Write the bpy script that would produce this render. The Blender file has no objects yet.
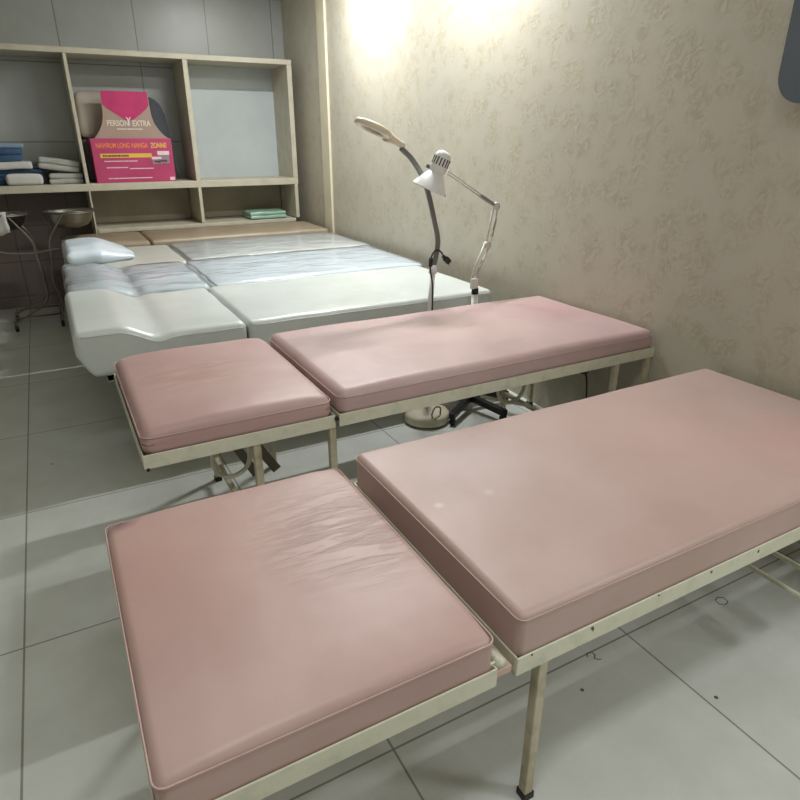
import bpy, bmesh, math, random
from mathutils import Vector, Matrix, noise
random.seed(4)
C = bpy.context.scene.collection
PI = math.pi

# ------------------------------------------------------------ materials
def srgb(r, g, b):
    f = lambda c: (c/255/12.92) if c/255 <= .04045 else ((c/255+.055)/1.055)**2.4
    return (f(r), f(g), f(b), 1)
MATS = {}
def mat(name, col, rough=.5, metal=0, col2=None, nscale=6, nmix=(.4, .65), bump=0, bscale=60, coat=0, spec=.5, stretch=(1,1,1), bdist=.004):
    if name in MATS: return MATS[name]
    m = bpy.data.materials.new(name); m.use_nodes = True
    nt = m.node_tree; N = nt.nodes; L = nt.links
    b = N['Principled BSDF']
    b.inputs['Base Color'].default_value = col
    b.inputs['Roughness'].default_value = rough
    b.inputs['Metallic'].default_value = metal
    b.inputs['Specular IOR Level'].default_value = spec
    b.inputs['Coat Weight'].default_value = coat
    b.inputs['Coat Roughness'].default_value = .12
    tc = N.new('ShaderNodeTexCoord'); mp = N.new('ShaderNodeMapping')
    mp.inputs['Scale'].default_value = stretch
    L.new(tc.outputs['Object'], mp.inputs['Vector'])
    n = N.new('ShaderNodeTexNoise'); n.inputs['Scale'].default_value = nscale; n.inputs['Detail'].default_value = 6
    L.new(mp.outputs[0], n.inputs['Vector'])
    r = N.new('ShaderNodeValToRGB')
    r.color_ramp.elements[0].position = nmix[0]; r.color_ramp.elements[1].position = nmix[1]
    r.color_ramp.elements[0].color = col
    r.color_ramp.elements[1].color = col2 if col2 else tuple(min(1, c*1.05) for c in col[:3])+(1,)
    L.new(n.outputs['Fac'], r.inputs['Fac']); L.new(r.outputs['Color'], b.inputs['Base Color'])
    if bump:
        n2 = N.new('ShaderNodeTexNoise'); n2.inputs['Scale'].default_value = bscale; n2.inputs['Detail'].default_value = 4
        L.new(mp.outputs[0], n2.inputs['Vector'])
        bp = N.new('ShaderNodeBump'); bp.inputs['Strength'].default_value = bump; bp.inputs['Distance'].default_value = bdist
        L.new(n2.outputs['Fac'], bp.inputs['Height']); L.new(bp.outputs[0], b.inputs['Normal'])
    MATS[name] = m
    return m

def wallpaper():
    m = bpy.data.materials.new('wallpaper'); m.use_nodes = True
    nt = m.node_tree; N = nt.nodes; L = nt.links; b = N['Principled BSDF']
    tc = N.new('ShaderNodeTexCoord')
    v = N.new('ShaderNodeTexVoronoi'); v.inputs['Scale'].default_value = 12; v.feature = 'SMOOTH_F1'
    n1 = N.new('ShaderNodeTexNoise'); n1.inputs['Scale'].default_value = 24; n1.inputs['Detail'].default_value = 3; n1.inputs['Distortion'].default_value = 1.6
    n2 = N.new('ShaderNodeTexNoise'); n2.inputs['Scale'].default_value = 2.2
    for t in (v, n1, n2): L.new(tc.outputs['Object'], t.inputs['Vector'])
    r1 = N.new('ShaderNodeValToRGB'); r1.color_ramp.elements[0].position = .40; r1.color_ramp.elements[1].position = .62
    L.new(n1.outputs['Fac'], r1.inputs['Fac'])
    r2 = N.new('ShaderNodeValToRGB'); r2.color_ramp.elements[0].position = .25; r2.color_ramp.elements[1].position = .6
    r2.color_ramp.elements[0].color = (1,1,1,1); r2.color_ramp.elements[1].color = (0,0,0,1)
    L.new(v.outputs['Distance'], r2.inputs['Fac'])
    mu = N.new('ShaderNodeMath'); mu.operation = 'MULTIPLY'
    L.new(r1.outputs['Color'], mu.inputs[0]); L.new(r2.outputs['Color'], mu.inputs[1])
    mx = N.new('ShaderNodeMix'); mx.data_type = 'RGBA'
    mx.inputs['A'].default_value = srgb(188, 183, 168); mx.inputs['B'].default_value = srgb(177, 169, 148)
    L.new(mu.outputs[0], mx.inputs['Factor'])
    mx2 = N.new('ShaderNodeMix'); mx2.data_type = 'RGBA'; mx2.blend_type = 'MULTIPLY'; mx2.inputs['Factor'].default_value = .35
    r3 = N.new('ShaderNodeValToRGB'); r3.color_ramp.elements[0].position = .35; r3.color_ramp.elements[1].position = .65
    r3.color_ramp.elements[0].color = (.84, .84, .86, 1); r3.color_ramp.elements[1].color = (1, .98, .94, 1)
    L.new(n2.outputs['Fac'], r3.inputs['Fac']); L.new(mx.outputs['Result'], mx2.inputs['A']); L.new(r3.outputs['Color'], mx2.inputs['B'])
    L.new(mx2.outputs['Result'], b.inputs['Base Color'])
    b.inputs['Roughness'].default_value = .42
    bp = N.new('ShaderNodeBump'); bp.inputs['Strength'].default_value = .25; bp.inputs['Distance'].default_value = .002
    L.new(mu.outputs[0], bp.inputs['Height']); L.new(bp.outputs[0], b.inputs['Normal'])
    return m

def tiles(name, c1, c2, mortar, size, off, rough, msize=.004, plane='xy', dirt=.5, bh=None):
    m = bpy.data.materials.new(name); m.use_nodes = True
    nt = m.node_tree; N = nt.nodes; L = nt.links; b = N['Principled BSDF']
    tc = N.new('ShaderNodeTexCoord'); mp = N.new('ShaderNodeMapping')
    L.new(tc.outputs['Object'], mp.inputs['Vector'])
    if plane == 'xz': mp.inputs['Rotation'].default_value = (-PI/2, 0, 0)
    if plane == 'yz': mp.inputs['Rotation'].default_value = (-PI/2, 0, -PI/2)
    mp2 = N.new('ShaderNodeMapping'); mp2.inputs['Location'].default_value = off
    L.new(mp.outputs[0], mp2.inputs['Vector'])
    br = N.new('ShaderNodeTexBrick'); br.offset = 0; br.squash = 1
    br.inputs['Scale'].default_value = 1; br.inputs['Brick Width'].default_value = size; br.inputs['Row Height'].default_value = bh or size
    br.inputs['Mortar Size'].default_value = msize; br.inputs['Mortar Smooth'].default_value = .1
    br.inputs['Color1'].default_value = c1; br.inputs['Color2'].default_value = c2; br.inputs['Mortar'].default_value = mortar
    L.new(mp2.outputs[0], br.inputs['Vector'])
    n = N.new('ShaderNodeTexNoise'); n.inputs['Scale'].default_value = 5; n.inputs['Detail'].default_value = 8; n.inputs['Roughness'].default_value = .65
    L.new(tc.outputs['Object'], n.inputs['Vector'])
    r = N.new('ShaderNodeValToRGB'); r.color_ramp.elements[0].position = .3; r.color_ramp.elements[1].position = .7
    r.color_ramp.elements[0].color = (.80, .80, .78, 1); r.color_ramp.elements[1].color = (1, 1, 1, 1)
    L.new(n.outputs['Fac'], r.inputs['Fac'])
    mx = N.new('ShaderNodeMix'); mx.data_type = 'RGBA'; mx.blend_type = 'MULTIPLY'; mx.inputs['Factor'].default_value = dirt
    L.new(br.outputs['Color'], mx.inputs['A']); L.new(r.outputs['Color'], mx.inputs['B'])
    L.new(mx.outputs['Result'], b.inputs['Base Color'])
    rr = N.new('ShaderNodeMapRange'); rr.inputs['To Min'].default_value = rough*.8; rr.inputs['To Max'].default_value = rough*1.3
    L.new(n.outputs['Fac'], rr.inputs['Value']); L.new(rr.outputs[0], b.inputs['Roughness'])
    return m

def leather(name, c1, c2, worn=None, wrinkle=None, rough=.46):
    """vinyl upholstery: mottled colour, fine grain, and creases (a wave along y) where wrinkle=(x,y,radius)."""
    m = bpy.data.materials.new(name); m.use_nodes = True
    nt = m.node_tree; N = nt.nodes; L = nt.links; b = N['Principled BSDF']
    tc = N.new('ShaderNodeTexCoord')
    n = N.new('ShaderNodeTexNoise'); n.inputs['Scale'].default_value = 3.2; n.inputs['Detail'].default_value = 5
    L.new(tc.outputs['Object'], n.inputs['Vector'])
    r = N.new('ShaderNodeValToRGB'); r.color_ramp.elements[0].position = .36; r.color_ramp.elements[1].position = .66
    r.color_ramp.elements[0].color = c1; r.color_ramp.elements[1].color = c2
    L.new(n.outputs['Fac'], r.inputs['Fac'])
    last = r.outputs['Color']
    hgt = None
    if worn:
        for (wx, wy, wr, wc, wf) in worn:
            mp = N.new('ShaderNodeMapping'); mp.vector_type = 'POINT'
            mp.inputs['Location'].default_value = (-wx/wr, -wy/wr, 0); mp.inputs['Scale'].default_value = (1/wr, 1/wr, 0)
            L.new(tc.outputs['Object'], mp.inputs['Vector'])
            nn = N.new('ShaderNodeTexNoise'); nn.inputs['Scale'].default_value = 9; nn.inputs['Detail'].default_value = 5
            L.new(tc.outputs['Object'], nn.inputs['Vector'])
            ln = N.new('ShaderNodeVectorMath'); ln.operation = 'LENGTH'; L.new(mp.outputs[0], ln.inputs[0])
            ad = N.new('ShaderNodeMath'); ad.operation = 'ADD'; L.new(ln.outputs['Value'], ad.inputs[0])
            sc = N.new('ShaderNodeMath'); sc.operation = 'MULTIPLY'; sc.inputs[1].default_value = .9; L.new(nn.outputs['Fac'], sc.inputs[0]); L.new(sc.outputs[0], ad.inputs[1])
            mr = N.new('ShaderNodeMapRange'); mr.inputs['From Min'].default_value = .6; mr.inputs['From Max'].default_value = 1.4
            mr.inputs['To Min'].default_value = wf; mr.inputs['To Max'].default_value = 0
            L.new(ad.outputs[0], mr.inputs['Value'])
            mx = N.new('ShaderNodeMix'); mx.data_type = 'RGBA'; mx.inputs['B'].default_value = wc
            L.new(last, mx.inputs['A']); L.new(mr.outputs[0], mx.inputs['Factor']); last = mx.outputs['Result']
    g = N.new('ShaderNodeTexNoise'); g.inputs['Scale'].default_value = 260; L.new(tc.outputs['Object'], g.inputs['Vector'])
    bp = N.new('ShaderNodeBump'); bp.inputs['Strength'].default_value = .12; bp.inputs['Distance'].default_value = .001
    L.new(g.outputs['Fac'], bp.inputs['Height'])
    n3 = N.new('ShaderNodeTexNoise'); n3.inputs['Scale'].default_value = 5; n3.inputs['Detail'].default_value = 2
    L.new(tc.outputs['Object'], n3.inputs['Vector'])
    bp2 = N.new('ShaderNodeBump'); bp2.inputs['Strength'].default_value = .5; bp2.inputs['Distance'].default_value = .012
    L.new(n3.outputs['Fac'], bp2.inputs['Height']); L.new(bp.outputs[0], bp2.inputs['Normal'])
    nrm = bp2.outputs[0]
    if wrinkle:
        wx, wy, rx, ry, stren, wc = wrinkle
        mp = N.new('ShaderNodeMapping'); mp.inputs['Location'].default_value = (-wx/rx, -wy/ry, 0); mp.inputs['Scale'].default_value = (1/rx, 1/ry, 0)
        L.new(tc.outputs['Object'], mp.inputs['Vector'])
        ln = N.new('ShaderNodeVectorMath'); ln.operation = 'LENGTH'; L.new(mp.outputs[0], ln.inputs[0])
        mr = N.new('ShaderNodeMapRange'); mr.inputs['From Min'].default_value = .35; mr.inputs['From Max'].default_value = 1.0
        mr.inputs['To Min'].default_value = 1; mr.inputs['To Max'].default_value = 0
        L.new(ln.outputs['Value'], mr.inputs['Value'])
        mp2 = N.new('ShaderNodeMapping'); mp2.inputs['Scale'].default_value = (3.2, 21, 1); mp2.inputs['Rotation'].default_value = (0, 0, math.radians(-7))
        L.new(tc.outputs['Object'], mp2.inputs['Vector'])
        wn = N.new('ShaderNodeTexNoise'); wn.inputs['Scale'].default_value = 2.2; wn.inputs['Detail'].default_value = 5; wn.inputs['Distortion'].default_value = .7
        L.new(mp2.outputs[0], wn.inputs['Vector'])
        rp = N.new('ShaderNodeValToRGB'); rp.color_ramp.elements[0].position = .42; rp.color_ramp.elements[1].position = .58
        L.new(wn.outputs['Fac'], rp.inputs['Fac'])
        mu = N.new('ShaderNodeMath'); mu.operation = 'MULTIPLY'; L.new(rp.outputs['Color'], mu.inputs[0]); L.new(mr.outputs[0], mu.inputs[1])
        bp3 = N.new('ShaderNodeBump'); bp3.inputs['Strength'].default_value = stren; bp3.inputs['Distance'].default_value = .004
        L.new(mu.outputs[0], bp3.inputs['Height']); L.new(nrm, bp3.inputs['Normal']); nrm = bp3.outputs[0]
        # darker colour mixed into the creases
        inv = N.new('ShaderNodeMath'); inv.operation = 'SUBTRACT'; inv.inputs[0].default_value = 1; L.new(rp.outputs['Color'], inv.inputs[1])
        mu2 = N.new('ShaderNodeMath'); mu2.operation = 'MULTIPLY'; L.new(inv.outputs[0], mu2.inputs[0]); L.new(mr.outputs[0], mu2.inputs[1])
        mu3 = N.new('ShaderNodeMath'); mu3.operation = 'MULTIPLY'; mu3.inputs[1].default_value = .5; L.new(mu2.outputs[0], mu3.inputs[0])
        mx = N.new('ShaderNodeMix'); mx.data_type = 'RGBA'; mx.inputs['B'].default_value = wc
        L.new(last, mx.inputs['A']); L.new(mu3.outputs[0], mx.inputs['Factor']); last = mx.outputs['Result']
    L.new(last, b.inputs['Base Color']); L.new(nrm, b.inputs['Normal'])
    b.inputs['Roughness'].default_value = rough; b.inputs['Specular IOR Level'].default_value = .55
    return m

def plastic_film():
    m = bpy.data.materials.new('clear_plastic_film'); m.use_nodes = True
    nt = m.node_tree; N = nt.nodes; L = nt.links
    for n in list(N):
        if n.type != 'OUTPUT_MATERIAL': N.remove(n)
    out = [n for n in N if n.type == 'OUTPUT_MATERIAL'][0]
    tr = N.new('ShaderNodeBsdfTransparent'); tr.inputs['Color'].default_value = (.93, .95, .97, 1)
    gl = N.new('ShaderNodeBsdfGlossy'); gl.inputs['Roughness'].default_value = .2; gl.inputs['Color'].default_value = (.9, .93, 1, 1)
    df = N.new('ShaderNodeBsdfDiffuse'); df.inputs['Color'].default_value = (.84, .86, .86, 1)
    tc = N.new('ShaderNodeTexCoord'); mp = N.new('ShaderNodeMapping'); mp.inputs['Scale'].default_value = (1.2, 3.5, 1)
    L.new(tc.outputs['Object'], mp.inputs['Vector'])
    n = N.new('ShaderNodeTexNoise'); n.inputs['Scale'].default_value = 2.6; n.inputs['Detail'].default_value = 3; n.inputs['Distortion'].default_value = 1.3
    L.new(mp.outputs[0], n.inputs['Vector'])
    bp = N.new('ShaderNodeBump'); bp.inputs['Strength'].default_value = .6; bp.inputs['Distance'].default_value = .02
    L.new(n.outputs['Fac'], bp.inputs['Height'])
    L.new(bp.outputs[0], gl.inputs['Normal'])
    lw = N.new('ShaderNodeFresnel'); lw.inputs['IOR'].default_value = 1.38; L.new(bp.outputs[0], lw.inputs['Normal'])
    m1 = N.new('ShaderNodeMixShader'); m1.inputs[0].default_value = .22; L.new(tr.outputs[0], m1.inputs[1]); L.new(df.outputs[0], m1.inputs[2])
    m2 = N.new('ShaderNodeMixShader'); L.new(lw.outputs[0], m2.inputs[0]); L.new(m1.outputs[0], m2.inputs[1]); L.new(gl.outputs[0], m2.inputs[2])
    L.new(m2.outputs[0], out.inputs['Surface'])
    return m

# ------------------------------------------------------------ mesh helpers
def link(name, me, m=None, parent=None, smooth=False):
    o = bpy.data.objects.new(name, me); C.objects.link(o)
    if m: me.materials.append(m)
    if parent: o.parent = parent
    if smooth:
        for p in me.polygons: p.use_smooth = True
    return o
def obj(name, bm, m=None, parent=None, smooth=False, loc=None):
    bmesh.ops.recalc_face_normals(bm, faces=bm.faces)
    me = bpy.data.meshes.new(name); bm.to_mesh(me); bm.free()
    o = link(name, me, m, parent, smooth)
    if loc: o.location = loc
    return o
def BM(): return bmesh.new()
def add_box(bm, lo, hi, bev=0, M=None, seg=2):
    x0,y0,z0 = lo; x1,y1,z1 = hi
    r = bmesh.ops.create_cube(bm, size=1)
    vs = r['verts']
    for v in vs:
        v.co = Vector(((x0+x1)/2+v.co.x*(x1-x0), (y0+y1)/2+v.co.y*(y1-y0), (z0+z1)/2+v.co.z*(z1-z0)))
    if bev:
        es = list({e for v in vs for e in v.link_edges})
        rr = bmesh.ops.bevel(bm, geom=es, offset=bev, segments=seg, affect='EDGES', profile=.5)
        vs = list({v for f in rr['faces'] for v in f.verts} | {v for v in vs if v.is_valid})
    if M is not None:
        for v in vs: v.co = M @ v.co
    return vs
def frames(pts):
    pts = [Vector(p) for p in pts]
    T = []
    for i in range(len(pts)):
        a = pts[max(i-1,0)]; b = pts[min(i+1,len(pts)-1)]
        T.append((b-a).normalized())
    up = Vector((0,0,1)) if abs(T[0].z) < .9 else Vector((1,0,0))
    n = T[0].cross(up).normalized(); out = []
    for i,t in enumerate(T):
        n = (n - t*n.dot(t)).normalized()
        out.append((pts[i], n, t.cross(n).normalized()))
    return out
def add_tube(bm, pts, r, seg=12, cap=True, closed=False):
    fr = frames(pts); rings = []
    for i,(p,n,b) in enumerate(fr):
        rr = r[i] if isinstance(r,(list,tuple)) else r
        rings.append([bm.verts.new(p+rr*(math.cos(2*PI*k/seg)*n+math.sin(2*PI*k/seg)*b)) for k in range(seg)])
    R = len(rings)
    for i in range(R if closed else R-1):
        A,B = rings[i], rings[(i+1)%R]
        for k in range(seg):
            bm.faces.new((A[k],A[(k+1)%seg],B[(k+1)%seg],B[k]))
    if cap and not closed:
        bm.faces.new(rings[0][::-1]); bm.faces.new(rings[-1])
def smooth_path(ctrl, n=8):
    P = [Vector(c) for c in ctrl]; P = [2*P[0]-P[1]]+P+[2*P[-1]-P[-2]]; out = []
    for i in range(1, len(P)-2):
        for k in range(n):
            t = k/n; p0,p1,p2,p3 = P[i-1:i+3]
            out.append(.5*((2*p1)+(-p0+p2)*t+(2*p0-5*p1+4*p2-p3)*t*t+(-p0+3*p1-3*p2+p3)*t**3))
    out.append(P[-2]); return out
def add_lathe(bm, prof, seg=32, M=None, squash=(1,1)):
    rings = []
    for (r,z) in prof:
        if r < 1e-6: rings.append([bm.verts.new((0,0,z))])
        else: rings.append([bm.verts.new((r*math.cos(2*PI*k/seg)*squash[0], r*math.sin(2*PI*k/seg)*squash[1], z)) for k in range(seg)])
    for A,B in zip(rings, rings[1:]):
        for k in range(seg):
            k2 = (k+1)%seg
            if len(A)==1 and len(B)==1: continue
            if len(A)==1: bm.faces.new((A[0],B[k],B[k2]))
            elif len(B)==1: bm.faces.new((A[k],A[k2],B[0]))
            else: bm.faces.new((A[k],A[k2],B[k2],B[k]))
    if M is not None:
        for R in rings:
            for v in R: v.co = M @ v.co
def add_prism(bm, poly, d, M):
    """poly in local xy, extruded d along z, then placed with M"""
    a = [bm.verts.new(M @ Vector((x,y,0))) for x,y in poly]; b = [bm.verts.new(M @ Vector((x,y,d))) for x,y in poly]
    bm.faces.new(a); bm.faces.new(b[::-1])
    for i in range(len(poly)):
        j = (i+1)%len(poly); bm.faces.new((a[i],a[j],b[j],b[i]))
def aim(p, d):
    """matrix that puts local z along d at p"""
    d = Vector(d).normalized(); q = Vector((0,0,1)).rotation_difference(d)
    return Matrix.Translation(Vector(p)) @ q.to_matrix().to_4x4()
def axis_vals(L, r, n):
    v = [0, r*.12, r*.3, r*.55, r*.8, r]
    inner = [r+(L-2*r)*i/n for i in range(1,n)]
    return v+inner+[L-x for x in reversed(v)]
def cushion_bm(L, W, T, r=.022, crown=.012, n=(26,16,3), hook=None, rz=None):
    """an upholstered pad filling 0..L, 0..W, 0..T with rolled edges and a crowned top"""
    bm = BM(); X = axis_vals(L, r, n[0]); Y = axis_vals(W, r, n[1]); Z = axis_vals(T, min(r,T*.45), n[2])
    rz_ = min(r, T*.45)
    idx = {}
    def P(i,j,k):
        key = (i,j,k)
        if key in idx: return idx[key]
        p = Vector((X[i],Y[j],Z[k]))
        q = Vector((min(max(p.x,r),L-r), min(max(p.y,r),W-r), min(max(p.z,rz_),T-rz_)))
        d = p-q
        if d.length > 1e-9:
            s = Vector((d.x/r, d.y/r, d.z/rz_)); mx = max(abs(s.x),abs(s.y),abs(s.z))
            s = s.normalized()*mx
            p = q+Vector((s.x*r, s.y*r, s.z*rz_))
        u,v,w = p.x/L*2-1, p.y/W*2-1, p.z/T
        p.z += crown*max(0,(1-abs(u)**3.5))*max(0,(1-abs(v)**3.5))*max(0,w*2-1)
        if hook: p = hook(p,u,v,w)
        idx[key] = bm.verts.new(p); return idx[key]
    a,b,c = len(X)-1,len(Y)-1,len(Z)-1
    for i in range(a):
        for j in range(b):
            for k in (0,c): bm.faces.new((P(i,j,k),P(i+1,j,k),P(i+1,j+1,k),P(i,j+1,k)))
    for i in range(a):
        for k in range(c):
            for j in (0,b): bm.faces.new((P(i,j,k),P(i+1,j,k),P(i+1,j,k+1),P(i,j,k+1)))
    for j in range(b):
        for k in range(c):
            for i in (0,a): bm.faces.new((P(i,j,k),P(i,j+1,k),P(i,j+1,k+1),P(i,j,k+1)))
    return bm
def empty(name, loc, label, cat, group=None, rz=0):
    o = bpy.data.objects.new(name, None); C.objects.link(o); o.location = loc; o.rotation_euler.z = rz
    o.empty_display_size = .1
    return tag(o, label, cat, group)
def tag(o, label, cat, group=None):
    o['label'] = label; o['category'] = cat
    if group: o['group'] = group
    return o
def struct(o): o['kind'] = 'structure'; return o

# ------------------------------------------------------------ setting
WX, SF, BY, CZ = 2.235, 5.95, 6.4, 2.75       # right wall x, shelf front y, back wall y, ceiling z
paper = wallpaper()
floor_m = tiles('floor_tile', srgb(214,218,214), srgb(210,214,210), srgb(150,148,138), .81, (.308+.81*4, -.955+.82*4, 0), .22, .003, bh=.82, dirt=.6)
grey_tile = tiles('grey_wall_tile', srgb(172,176,174), srgb(166,170,168), srgb(128,128,124), .60, (3.27, -1.37, 0), .3, .005, 'xz', .5, bh=.6)
brown_tile = tiles('brown_wall_tile', srgb(112,100,96), srgb(104,92,90), srgb(84,76,72), .45, (3.0, .2, 0), .35, .006, 'xz', .6, bh=.30)
plain = mat('painted_plaster', srgb(196,190,174), .7, bump=.1, bscale=120)
ceil_m = mat('ceiling_paint', srgb(232,230,222), .8)
bm = BM(); add_box(bm, (-2.4,-3.2,-.1), (4.2,6.6,0)); fl = struct(obj('floor', bm, floor_m))
bm = BM(); add_box(bm, (-2.4,-3.2,CZ), (4.2,6.6,CZ+.1)); struct(obj('ceiling', bm, ceil_m))
bm = BM(); add_box(bm, (WX,.2,0), (WX+.12,BY,CZ)); struct(obj('wall_right', bm, paper))
bm = BM(); add_box(bm, (WX+.12,.2,0), (4.2,.32,CZ)); struct(obj('wall_return', bm, plain))
bm = BM(); add_box(bm, (4.1,-3.1,0), (4.2,.2,CZ)); struct(obj('wall_side', bm, plain))
bm = BM(); add_box(bm, (-2.4,-3.2,0), (4.2,-3.1,CZ)); struct(obj('wall_front', bm, plain))
bm = BM(); add_box(bm, (-2.4,-3.1,0), (-2.3,BY,CZ)); struct(obj('wall_left', bm, plain))
bm = BM(); add_box(bm, (-2.3,BY,1.0), (WX,BY+.1,CZ)); struct(obj('wall_back', bm, grey_tile))
bm = BM(); add_box(bm, (-2.3,BY,0), (WX,BY+.1,1.0)); struct(obj('wall_back_dado', bm, brown_tile))
# pale vertical strip standing a little proud of the wallpaper near the corner
cream = mat('cream_trim', srgb(206,198,174), .5, bump=.1)
bm = BM(); add_box(bm, (WX-.022,5.33,0), (WX,5.50,CZ), .004); struct(obj('trim_1', bm, cream))
bm = BM(); add_box(bm, (-2.3,BY-.012,0), (-.02,BY,.08), .003); struct(obj('baseboard_back', bm, brown_tile))

# marks on the floor tiles
stain = mat('dried_stain', srgb(92,92,84), .6)
def floor_mark(pts, r, name='floor_stain'):
    bm = BM(); add_tube(bm, [(x,y,.0006) for x,y in pts], r, 6)
    for v in bm.verts: v.co.z = max(.0003, min(v.co.z, .0012))
    return bm
def ring(cx, cy, rx, ry, k=6, a0=0, a1=2*PI):
    return [(cx+rx*math.cos(a0+(a1-a0)*i/k), cy+ry*math.sin(a0+(a1-a0)*i/k)) for i in range(k+1)]
o = obj('floor_stain', floor_mark(ring(1.70,.912,.021,.018,6,.3,2*PI+.3), .0018), stain)
tag(o, 'small dried ring mark on the floor tile beneath the nearer pink bed', 'stain')
o = obj('floor_stain', floor_mark([(1.140,.945),(1.150,.957),(1.165,.953),(1.166,.940),(1.155,.932),(1.160,.925),(1.170,.92)], .0018), stain)
tag(o, 'small hook-shaped mark on the floor tile near the bed leg', 'stain')
for (x,y,r,l) in ((1.043,.865,.0055,'dark elongated speck on the floor beside the hook-shaped mark'),
                  (1.146,.990,.004,'dark speck on the floor between the hook-shaped mark and the bed rail'),
                  (-.208,3.009,.006,'lone dark speck on the bare floor left of the beds'),
                  (1.345,.672,.006,'dark speck on the shaded floor tile at bottom centre-right'),
                  ):
    bm = BM(); add_lathe(bm, [(0,.0014),(r*.7,.0012),(r,.0003)], 10, Matrix.Translation((x,y,0))); o = obj('floor_speck', bm, stain); tag(o, l, 'speck')

# ------------------------------------------------------------ shelf unit on the back wall
wood_c = mat('cream_laminate', srgb(190,184,166), .45, col2=srgb(180,174,155), nscale=9, bump=.05)
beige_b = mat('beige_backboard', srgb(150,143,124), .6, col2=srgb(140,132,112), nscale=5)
sh = empty('shelf_unit', (0,SF,0), 'cream open shelf unit along the tiled back wall', 'shelf unit')
def sbox(name, lo, hi, m=wood_c, bev=.003):
    bm = BM(); add_box(bm, lo, hi, bev); return obj(name, bm, m, sh)
ZS0, ZS1, SD = .995, 1.052, BY-SF-.005
UX = [(.31,.335),(1.195,1.235),(2.095,2.14)]
sbox('shelf_board', (-1.6,0,ZS0), (2.14,SD,ZS1))
sbox('lower_board', (.335,.0,.655), (2.095,SD,.685))
sbox('top_board', (-1.6,0,2.0), (2.14,SD,2.04))
sbox('upright', (-1.6,0,0), (-1.57,SD,ZS0)); sbox('upright', (-1.6,0,ZS1), (-1.57,SD,2.0))
for a,b in UX:
    sbox('upright', (a,0,ZS1), (b,SD,2.0)); 
    sbox('upright', (a+.006,0,.69 if a>.4 else 0), (b-.006,SD,ZS0))
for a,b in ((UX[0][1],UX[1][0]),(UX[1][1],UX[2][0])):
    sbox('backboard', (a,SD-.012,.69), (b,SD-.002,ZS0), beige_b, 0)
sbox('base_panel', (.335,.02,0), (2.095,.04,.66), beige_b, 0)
pane_m = mat('pale_blue_panel', srgb(186,194,196), .3, col2=srgb(178,186,188), nscale=3)
sbox('back_panel', (UX[1][1],SD-.012,ZS1), (UX[2][0],SD-.002,2.0), pane_m, 0)['label'] = 'pale blue glossy back panel'

# pink display carton on the shelf
pinkb = mat('pink_carton', srgb(182,64,108), .4, col2=srgb(172,56,100), nscale=4)
tan = mat('tan_print', srgb(160,136,124), .5); magenta = mat('magenta_print', srgb(190,40,104), .4, col2=srgb(170,30,90))
yel = mat('yellow_print', srgb(222,180,70), .5); org = mat('orange_print', srgb(236,132,72), .5); whi = mat('white_print', srgb(226,196,204), .5)
gold = mat('gold_print', srgb(214,200,186), .5); jar_m = mat('silver_print', srgb(150,130,140), .4, .3); dk = mat('dark_print', srgb(90,60,60), .5)
ca = empty('display_carton', (.40,SF+.05,ZS1), 'pink shop display carton with shaped tan header standing on the shelf', 'carton')
ca.rotation_euler = (0,0,math.radians(1))
bm = BM(); add_box(bm, (0,0,0), (.635,.16,.345), .003); obj('box_body', bm, pinkb, ca)
# header: a shaped card with sloping shoulders rising from the box
MX = Matrix(((1,0,0,0),(0,0,1,.02),(0,1,0,0),(0,0,0,1)))
def shoulder(x0, x1, n=8):
    return x0, x1
L_ = [(.035,.345),(.06,.37),(.09,.41),(.115,.46),(.13,.52),(.135,.60),(.135,.70)]
R_ = [(.50,.70),(.50,.60),(.505,.52),(.52,.46),(.55,.41),(.585,.37),(.62,.345)]
bm = BM(); add_prism(bm, L_+R_, .012, MX); obj('header_card', bm, tan, ca)
MX2 = Matrix(((1,0,0,0),(0,0,-1,.0195),(0,1,0,0),(0,0,0,1)))
bm = BM(); add_prism(bm, [(.14,.70),(.14,.60),(.17,.57),(.23,.53),(.29,.49),(.315,.475),(.36,.49),(.42,.53),(.47,.57),(.495,.60),(.495,.70)], .002, MX2); obj('header_print', bm, magenta, ca)['label'] = 'magenta V-shaped neckline print'
def text(s, x, z, h, m, w=None, y=-.001, align='LEFT', name='lettering'):
    cu = bpy.data.curves.new('t', 'FONT'); cu.body = s; cu.size = h*1.35; cu.extrude = .0006; cu.offset = h*.035; cu.align_x = align
    t = bpy.data.objects.new('t', cu); C.objects.link(t)
    dg = bpy.context.evaluated_depsgraph_get(); me = bpy.data.meshes.new_from_object(t.evaluated_get(dg))
    bpy.data.objects.remove(t); bpy.data.curves.remove(cu)
    xs = [v.co.x for v in me.vertices]; W0 = max(xs)-min(xs); k = (w/W0) if w else 1; x0 = min(xs)
    for v in me.vertices: v.co = Vector((x+(v.co.x-x0)*k, y-v.co.z, z+v.co.y))
    me.materials.clear(); return link(name, me, m, ca)
def fine_print(x, z, w, h, m, y):
    """a printed line too small to read: one thin broken strip"""
    bm = BM(); q = x; rr = random.Random(int(x*1000+z*7000))
    while q < x+w:
        l = rr.uniform(.006,.02); add_box(bm, (q,y-.0012,z), (min(q+l,x+w),y,z+h)); q += l+.003
    o = obj('fine_print', bm, m, ca); o['kind'] = 'stuff'; return o
text('PERSON  EXTRA', .15, .440, .046, gold, .34, .0165)
text('Y', .300, .448, .062, whi, .04, .0163)
fine_print(.22,.41,.20,.012,gold,.0165)
text('NAWRUM LONG', .035, .272, .040, org, .26)
text('NANGA', .31, .272, .040, org, .13)
text('ZONNE', .46, .272, .040, yel, .13)
bm = BM(); add_box(bm, (.055,-.003,.195), (.46,0,.228), .001); obj('yellow_band', bm, yel, ca)
fine_print(.075,.204,.20,.014,dk,-.003)
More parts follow.
